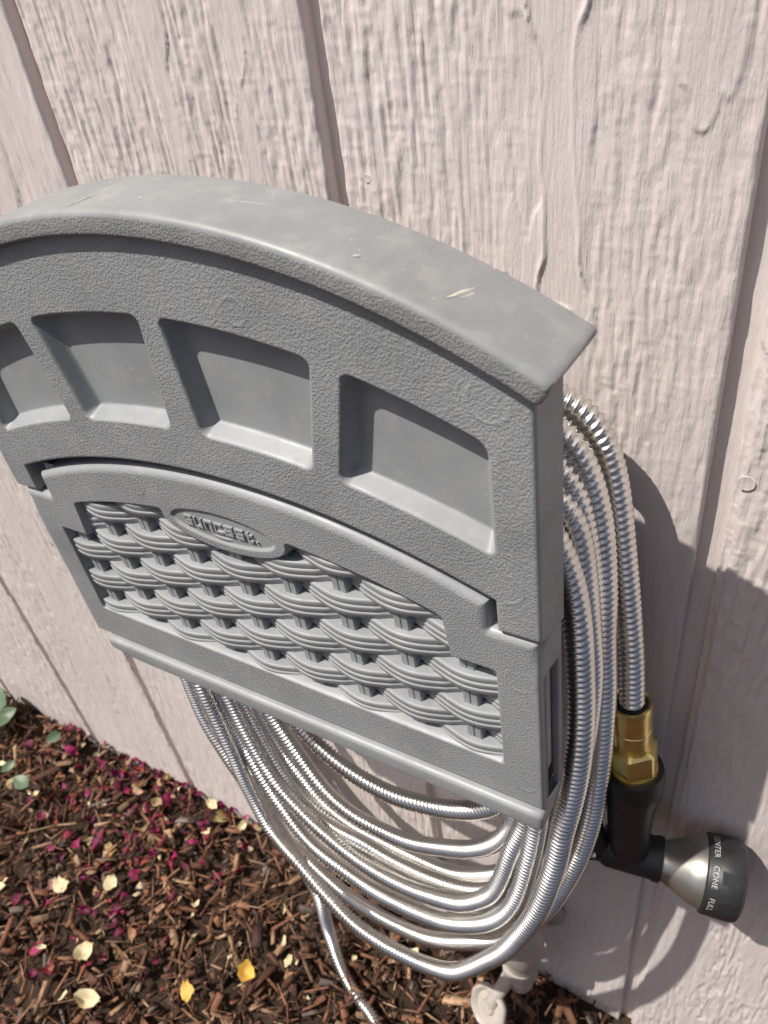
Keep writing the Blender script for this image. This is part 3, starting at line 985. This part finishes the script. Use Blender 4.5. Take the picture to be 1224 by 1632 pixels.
# printed pattern names round the dial
upv = np.array((0, 0, 1.)) - axn * axn[2]
upv /= np.linalg.norm(upv)
frv = np.cross(axn, upv)
if frv[1] > 0:
    frv = -frv
def ring_text(txt, phi0, size=.0038, h0=.0706, r=.02708):
    cu = bpy.data.curves.new('t', 'FONT')
    cu.body = txt
    cu.size = size * 1.35
    cu.align_x = 'CENTER'
    cu.space_character = 1.05
    to = bpy.data.objects.new('t', cu)
    sc.collection.objects.link(to)
    dg = bpy.context.evaluated_depsgraph_get()
    me = bpy.data.meshes.new_from_object(to.evaluated_get(dg))
    sc.collection.objects.unlink(to)
    bpy.data.objects.remove(to)
    bm = bmesh.new()
    bm.from_mesh(me)
    bmesh.ops.triangulate(bm, faces=bm.faces)
    V, F = [], [[v.index for v in f.verts] for f in bm.faces]
    for v in bm.verts:
        ph = phi0 + v.co.x / r
        q = loc(b0) + axn * (h0 + v.co.y) + r * (upv * cos(ph) + frv * sin(ph))
        V.append(q)
    bm.free()
    mk('lettering', V, F, M_LETTER, noz, smooth=False)
ring_text('CENTER', RAD(-16))
ring_text('CONE', RAD(32))
ring_text('FULL', RAD(74))
ring_text('FLAT', RAD(118))
ring_text('MIST', RAD(164))

# ------------------------------------------------------------------ painted spigot at the foot of the wall
sp = empty('wall_spigot', (.118, 0, -.60))
tag(sp, 'beige painted water spigot with round handle low on the wall above the mulch', 'spigot')
lathe('wall_flange', [(.010, .0), (.030, .0), (.030, .003), (.026, .006), (.012, .008)], M_SPIGOT, sp, 32, (.006, -.004, .085), (0, -1, 0))
lathe('inlet_pipe', [(.0125, .0), (.0125, .030)], M_SPIGOT, sp, 24, (.006, -.006, .085), (0, -1, 0))
lathe('valve_body', [(.008, .050), (.016, .050), (.021, .044), (.022, .030), (.022, -.005), (.0185, -.016), (.0165, -.020), (.0165, -.034), (.012, -.034)][::-1], M_SPIGOT, sp, 36, (.006, -.042, .072), (0, 0, 1))
def hex2(r, h, t):
    a = t % (pi / 3) - pi / 6
    return r * cos(pi / 6) / cos(a)
lathe('outlet_nut', [(.010, -.030), (.0185, -.030), (.0195, -.028), (.0195, -.008), (.0185, -.006), (.010, -.006)], M_SPIGOT, sp, 48, (.004, -.043, .042), (0, 0, 1), hex2, 20)
lathe('outlet_thread', [(.008, -.052), (.0135, -.052), (.0135, -.028), (.008, -.028)], M_SPIGOT, sp, 28, (.004, -.043, .042), (0, 0, 1))
def petal_r(r, h, t):
    return r * (1 + .02 * cos(8 * t)) if r > .018 else r
hq = Vector((-.35, -.72, .55)).normalized()
lathe('round_handle', [(.004, -.004), (.018, -.004), (.0215, -.002), (.0225, .001), (.0215, .004), (.0190, .005), (.0170, .0035), (.0150, .000), (.0085, .0005), (.0065, .004), (.0030, .0045)], M_SPIGOT, sp, 60, (-.0155, -.078, -.018), tuple(hq), petal_r, 50)
tube('handle_stem', [(.002, -.046, .030), (-.006, -.062, .008), (-.0145, -.076, -.016)], [.008, .007, .007], M_SPIGOT, sp, 16)

# ------------------------------------------------------------------ mulch
def chips(n, name, mat, area, size, palette, weights, zr, fibre=1.0, tilt=.35):
    x = rng.uniform(area[0], area[1], n)
    y = rng.uniform(area[2], area[3], n)
    L_ = rng.uniform(size[0], size[1], n) * rng.uniform(.5, 1, n)
    w = np.minimum(L_ * rng.uniform(.16, .5, n) * fibre, .014)
    t = w * rng.uniform(.18, .5, n)
    yaw = rng.uniform(0, 2 * pi, n)
    pit = rng.normal(0, tilt, n)
    rol = rng.normal(0, .5, n)
    z = ground_h(x, y) + zr[0] + (zr[1] - zr[0]) * rng.random(n) ** 1.3
    c = np.array([(sx, sy, sz) for sz in (-1, 1) for sy in (-1, 1) for sx in (-1, 1)], float)
    P = np.repeat(c[None], n, 0) * .5
    P[:, :, 0] *= L_[:, None]
    P[:, :, 1] *= w[:, None] * (1 - .6 * rng.random((n, 8)))
    P[:, :, 2] *= t[:, None] * (1 - .5 * rng.random((n, 8)))
    P[:, :, 0] *= 1 - .35 * rng.random((n, 8))
    P[:, :, 2] += (rng.normal(0, .09, (n, 1)) * L_[:, None]) * (np.abs(c[:, 0]) * np.sign(c[:, 0]))[None] * .3
    cr, sr_ = np.cos(rol)[:, None], np.sin(rol)[:, None]
    P[:, :, 1], P[:, :, 2] = P[:, :, 1] * cr - P[:, :, 2] * sr_, P[:, :, 1] * sr_ + P[:, :, 2] * cr
    cp, sp_ = np.cos(pit)[:, None], np.sin(pit)[:, None]
    P[:, :, 0], P[:, :, 2] = P[:, :, 0] * cp - P[:, :, 2] * sp_, P[:, :, 0] * sp_ + P[:, :, 2] * cp
    cy, sy = np.cos(yaw)[:, None], np.sin(yaw)[:, None]
    P[:, :, 0], P[:, :, 1] = P[:, :, 0] * cy - P[:, :, 1] * sy, P[:, :, 0] * sy + P[:, :, 1] * cy
    P += np.stack([x, y, z], 1)[:, None]
    P[:, :, 1] = np.minimum(P[:, :, 1], -.002 + .0 * P[:, :, 1])
    q = np.array([(0, 2, 3, 1), (4, 5, 7, 6), (0, 1, 5, 4), (2, 6, 7, 3), (0, 4, 6, 2), (1, 3, 7, 5)])
    F = (q[None] + 8 * np.arange(n)[:, None, None]).reshape(-1, 4)
    pal = np.array(palette)[rng.choice(len(palette), n, p=np.array(weights) / sum(weights))]
    pal = pal * rng.uniform(.6, 1.35, (n, 1))
    return mk(name, P.reshape(-1, 3), F, mat, smooth=False, col=np.repeat(pal, 8, 0))
BARK = [(.11, .050, .030), (.17, .074, .042), (.065, .033, .024), (.22, .105, .058), (.25, .150, .090), (.13, .105, .09), (.34, .22, .13)]
o = chips(11000, 'bark_mulch', M_BARK, (-1.15, .55, -.80, -.003), (.008, .032), BARK, [5, 5, 5, 3, 2, 1.2, .7], (.0, .024))
tag(o, 'brown shredded bark mulch covering the ground below the wall', 'mulch', kind='stuff')
o = chips(420, 'bark_lumps', M_BARK, (-1.10, .50, -.70, -.01), (.030, .060), BARK, [5, 5, 4, 4, 3, 1.2, 1.5], (.004, .026), .8, .25)
tag(o, 'larger broken lumps of bark lying among the finer mulch', 'mulch', kind='stuff')
o = chips(8000, 'bark_fibre', M_BARK, (-1.10, .50, -.70, -.003), (.015, .050), BARK, [3, 4, 2, 4, 3, .8, 1.5], (.006, .028), .28, .3)
tag(o, 'fine shredded bark fibres and twigs scattered over the mulch', 'mulch', kind='stuff')

def leaf_verts(L_, w, curl, fold, nx=7, ny=5, tip=1.0):
    V = []
    for i in range(nx):
        u = i / (nx - 1)
        ww = w * (math.sin(pi * min(1, u * .96 + .03)) ** .75)
        for j in range(ny):
            v_ = 2 * j / (ny - 1) - 1
            V.append(((u - .5) * L_, ww * v_ * .5, curl * L_ * (4 * (u - .5) ** 2 - .3) + fold * abs(v_) * ww))
    F = [(i * ny + j, (i + 1) * ny + j, (i + 1) * ny + j + 1, i * ny + j + 1) for i in range(nx - 1) for j in range(ny - 1)]
    return np.array(V), F

# magenta and red petals, too many and too small to count
cent = [(-.469, -.02, 60), (-.409, -.05, 75), (-.432, -.157, 45), (-.375, -.156, 45), (-.629, -.045, 40), (-.386, -.222, 26), (-.29, -.03, 40), (-.35, -.09, 55), (-.55, -.05, 50), (-.25, -.20, 12), (-.5, -.12, 30)]
PV, PF, PC = [], [], []
for cx_, cy_, n_ in cent:
    for _ in range(int(n_ * .55)):
        x, y = random.gauss(cx_, .05), min(-.004, random.gauss(cy_, .035))
        Lp = random.uniform(.007, .020)
        V_, F_ = leaf_verts(Lp, Lp * random.uniform(.4, .9), random.uniform(-.5, .6), random.uniform(-.3, .6), 5, 3)
        V_ += np.random.default_rng(len(PV)).normal(0, .0010, V_.shape)
        R_ = np.array(Matrix.Rotation(random.uniform(0, 6.28), 3, 'Z') @ Matrix.Rotation(random.gauss(0, .5), 3, 'X') @ Matrix.Rotation(random.gauss(0, .4), 3, 'Y'))
        V_ = V_ @ R_.T + np.array((x, y, float(ground_h(np.array(x), np.array(y))) + random.uniform(.012, .029)))
        s0 = len(PV)
        PV.extend(V_.tolist())
        PF.extend([tuple(i + s0 for i in f) for f in F_])
        c = random.choice([(.20, .012, .065), (.13, .009, .042), (.26, .015, .085), (.10, .008, .028), (.15, .014, .028), (.21, .045, .025), (.33, .22, .13), (.27, .16, .08)])
        PC.extend([tuple(v * random.uniform(.85, 1.15) for v in c)] * len(V_))
o = mk('fallen_petals', PV, PF, M_PETAL, col=np.array(PC))
tag(o, 'magenta and red fallen petals strewn over the mulch near the wall', 'petals', kind='stuff')

# larger dry leaves, one by one
leafm = []
for q in range(4):
    V_, F_ = leaf_verts(.024, .015 + .002 * q, .18 + .10 * q, .25 * (q % 2) + .1)
    V_ = V_ + np.random.default_rng(q + 5).normal(0, .0009, V_.shape)
    leafm.append((V_, F_))
LEAVES = [(-.442, -.191, 1.15, 0, 'large curled cream leaf among the magenta petals left of the hose coils'),
          (-.314, -.268, 1.25, 0, 'largest pale cream leaf at the bottom edge of the picture on the mulch'),
          (-.355, -.233, 1.0, 0, 'cream leaf lying alone on the mulch above the largest cream leaf'),
          (-.516, -.234, .95, 0, 'cream leaf at the left picture edge on the brown mulch'),
          (-.339, -.012, .80, 0, 'cream leaf at the foot of the wall just left of the outermost hose loop'),
          (-.281, -.020, .60, 0, 'tiny cream leaf against the wall foot right behind the outermost hose loop'),
          (-.387, -.157, .85, 0, 'cream leaf on the magenta petals nearest to the tail of the hose'),
          (-.167, -.158, .95, 1, 'golden yellow leaf on the mulch nearest to the hose tail'),
          (-.213, -.208, .95, 1, 'golden yellow leaf on the mulch at the bottom edge, left of the other yellow one')]
for i, (x, y, s_, yel, lab) in enumerate(LEAVES):
    o = mk('yellow_leaf' if yel else 'dry_leaf', *leafm[i % 4], M_YELLOW if yel else M_CREAM)
    o.location = (x, y, float(ground_h(np.array(x), np.array(y))) + .031)
    o.scale = (s_, s_, s_)
    o.rotation_euler = (random.gauss(0, .22), random.gauss(0, .22), random.uniform(0, 6.28))
    tag(o, lab, 'leaf', 'yellow leaves on the mulch' if yel else 'cream leaves on the mulch')
# small bits of pale leaf litter
LV, LF = [], []
for _ in range(90):
    x, y = random.uniform(-.75, .0), random.uniform(-.42, -.01)
    Lp = random.uniform(.007, .015) * random.choice((.7, 1, 1))
    V_, F_ = leaf_verts(Lp, Lp * random.uniform(.35, .8), random.uniform(-.2, .5), random.uniform(-.1, .4), 4, 3)
    V_ += np.random.default_rng(len(LV)).normal(0, .0007, V_.shape)
    R_ = np.array(Matrix.Rotation(random.uniform(0, 6.28), 3, 'Z') @ Matrix.Rotation(random.gauss(0, .6), 3, 'X') @ Matrix.Rotation(random.gauss(0, .5), 3, 'Y'))
    V_ = V_ @ R_.T + np.array((x, y, float(ground_h(np.array(x), np.array(y))) + random.uniform(.016, .030)))
    s0 = len(LV)
    LV.extend(V_.tolist())
    LF.extend([tuple(i + s0 for i in f) for f in F_])
o = mk('leaf_litter', LV, LF, M_CREAM)
tag(o, 'small crumpled bits of pale leaf litter scattered over the mulch', 'leaf litter', kind='stuff')

# low green plant at the left
pl = empty('ground_plant', (-.72, -.055, ZG))
tag(pl, 'low grey-green leafy plant at the foot of the wall on the left', 'plant')
for i in range(15):
    if i == 0:
        ll, ww, px_, py_, pz, rz, tl = .070, .058, -.045, .012, .050, .3, .25
    else:
        ll = random.uniform(.022, .045)
        ww = ll * random.uniform(.55, .8)
        px_, py_, pz, rz, tl = random.uniform(-.08, .13), random.uniform(-.15, .02), random.uniform(.028, .06), random.uniform(0, 6.28), random.gauss(0, .5)
    V_, F_ = leaf_verts(ll, ww, .12, .12, 9, 5)
    o = mk('leaf', V_, F_, M_GREEN, pl)
    o.location = (px_, py_, pz)
    o.rotation_euler = (tl, random.gauss(0, .35), rz)
    tube('stem', [(px_ * .8, py_ * .8, -.005), (px_ * .9, py_ * .9, pz * .5), (px_, py_, pz - .001)], [.0014, .0012, .0009], M_STEM, pl, 6)
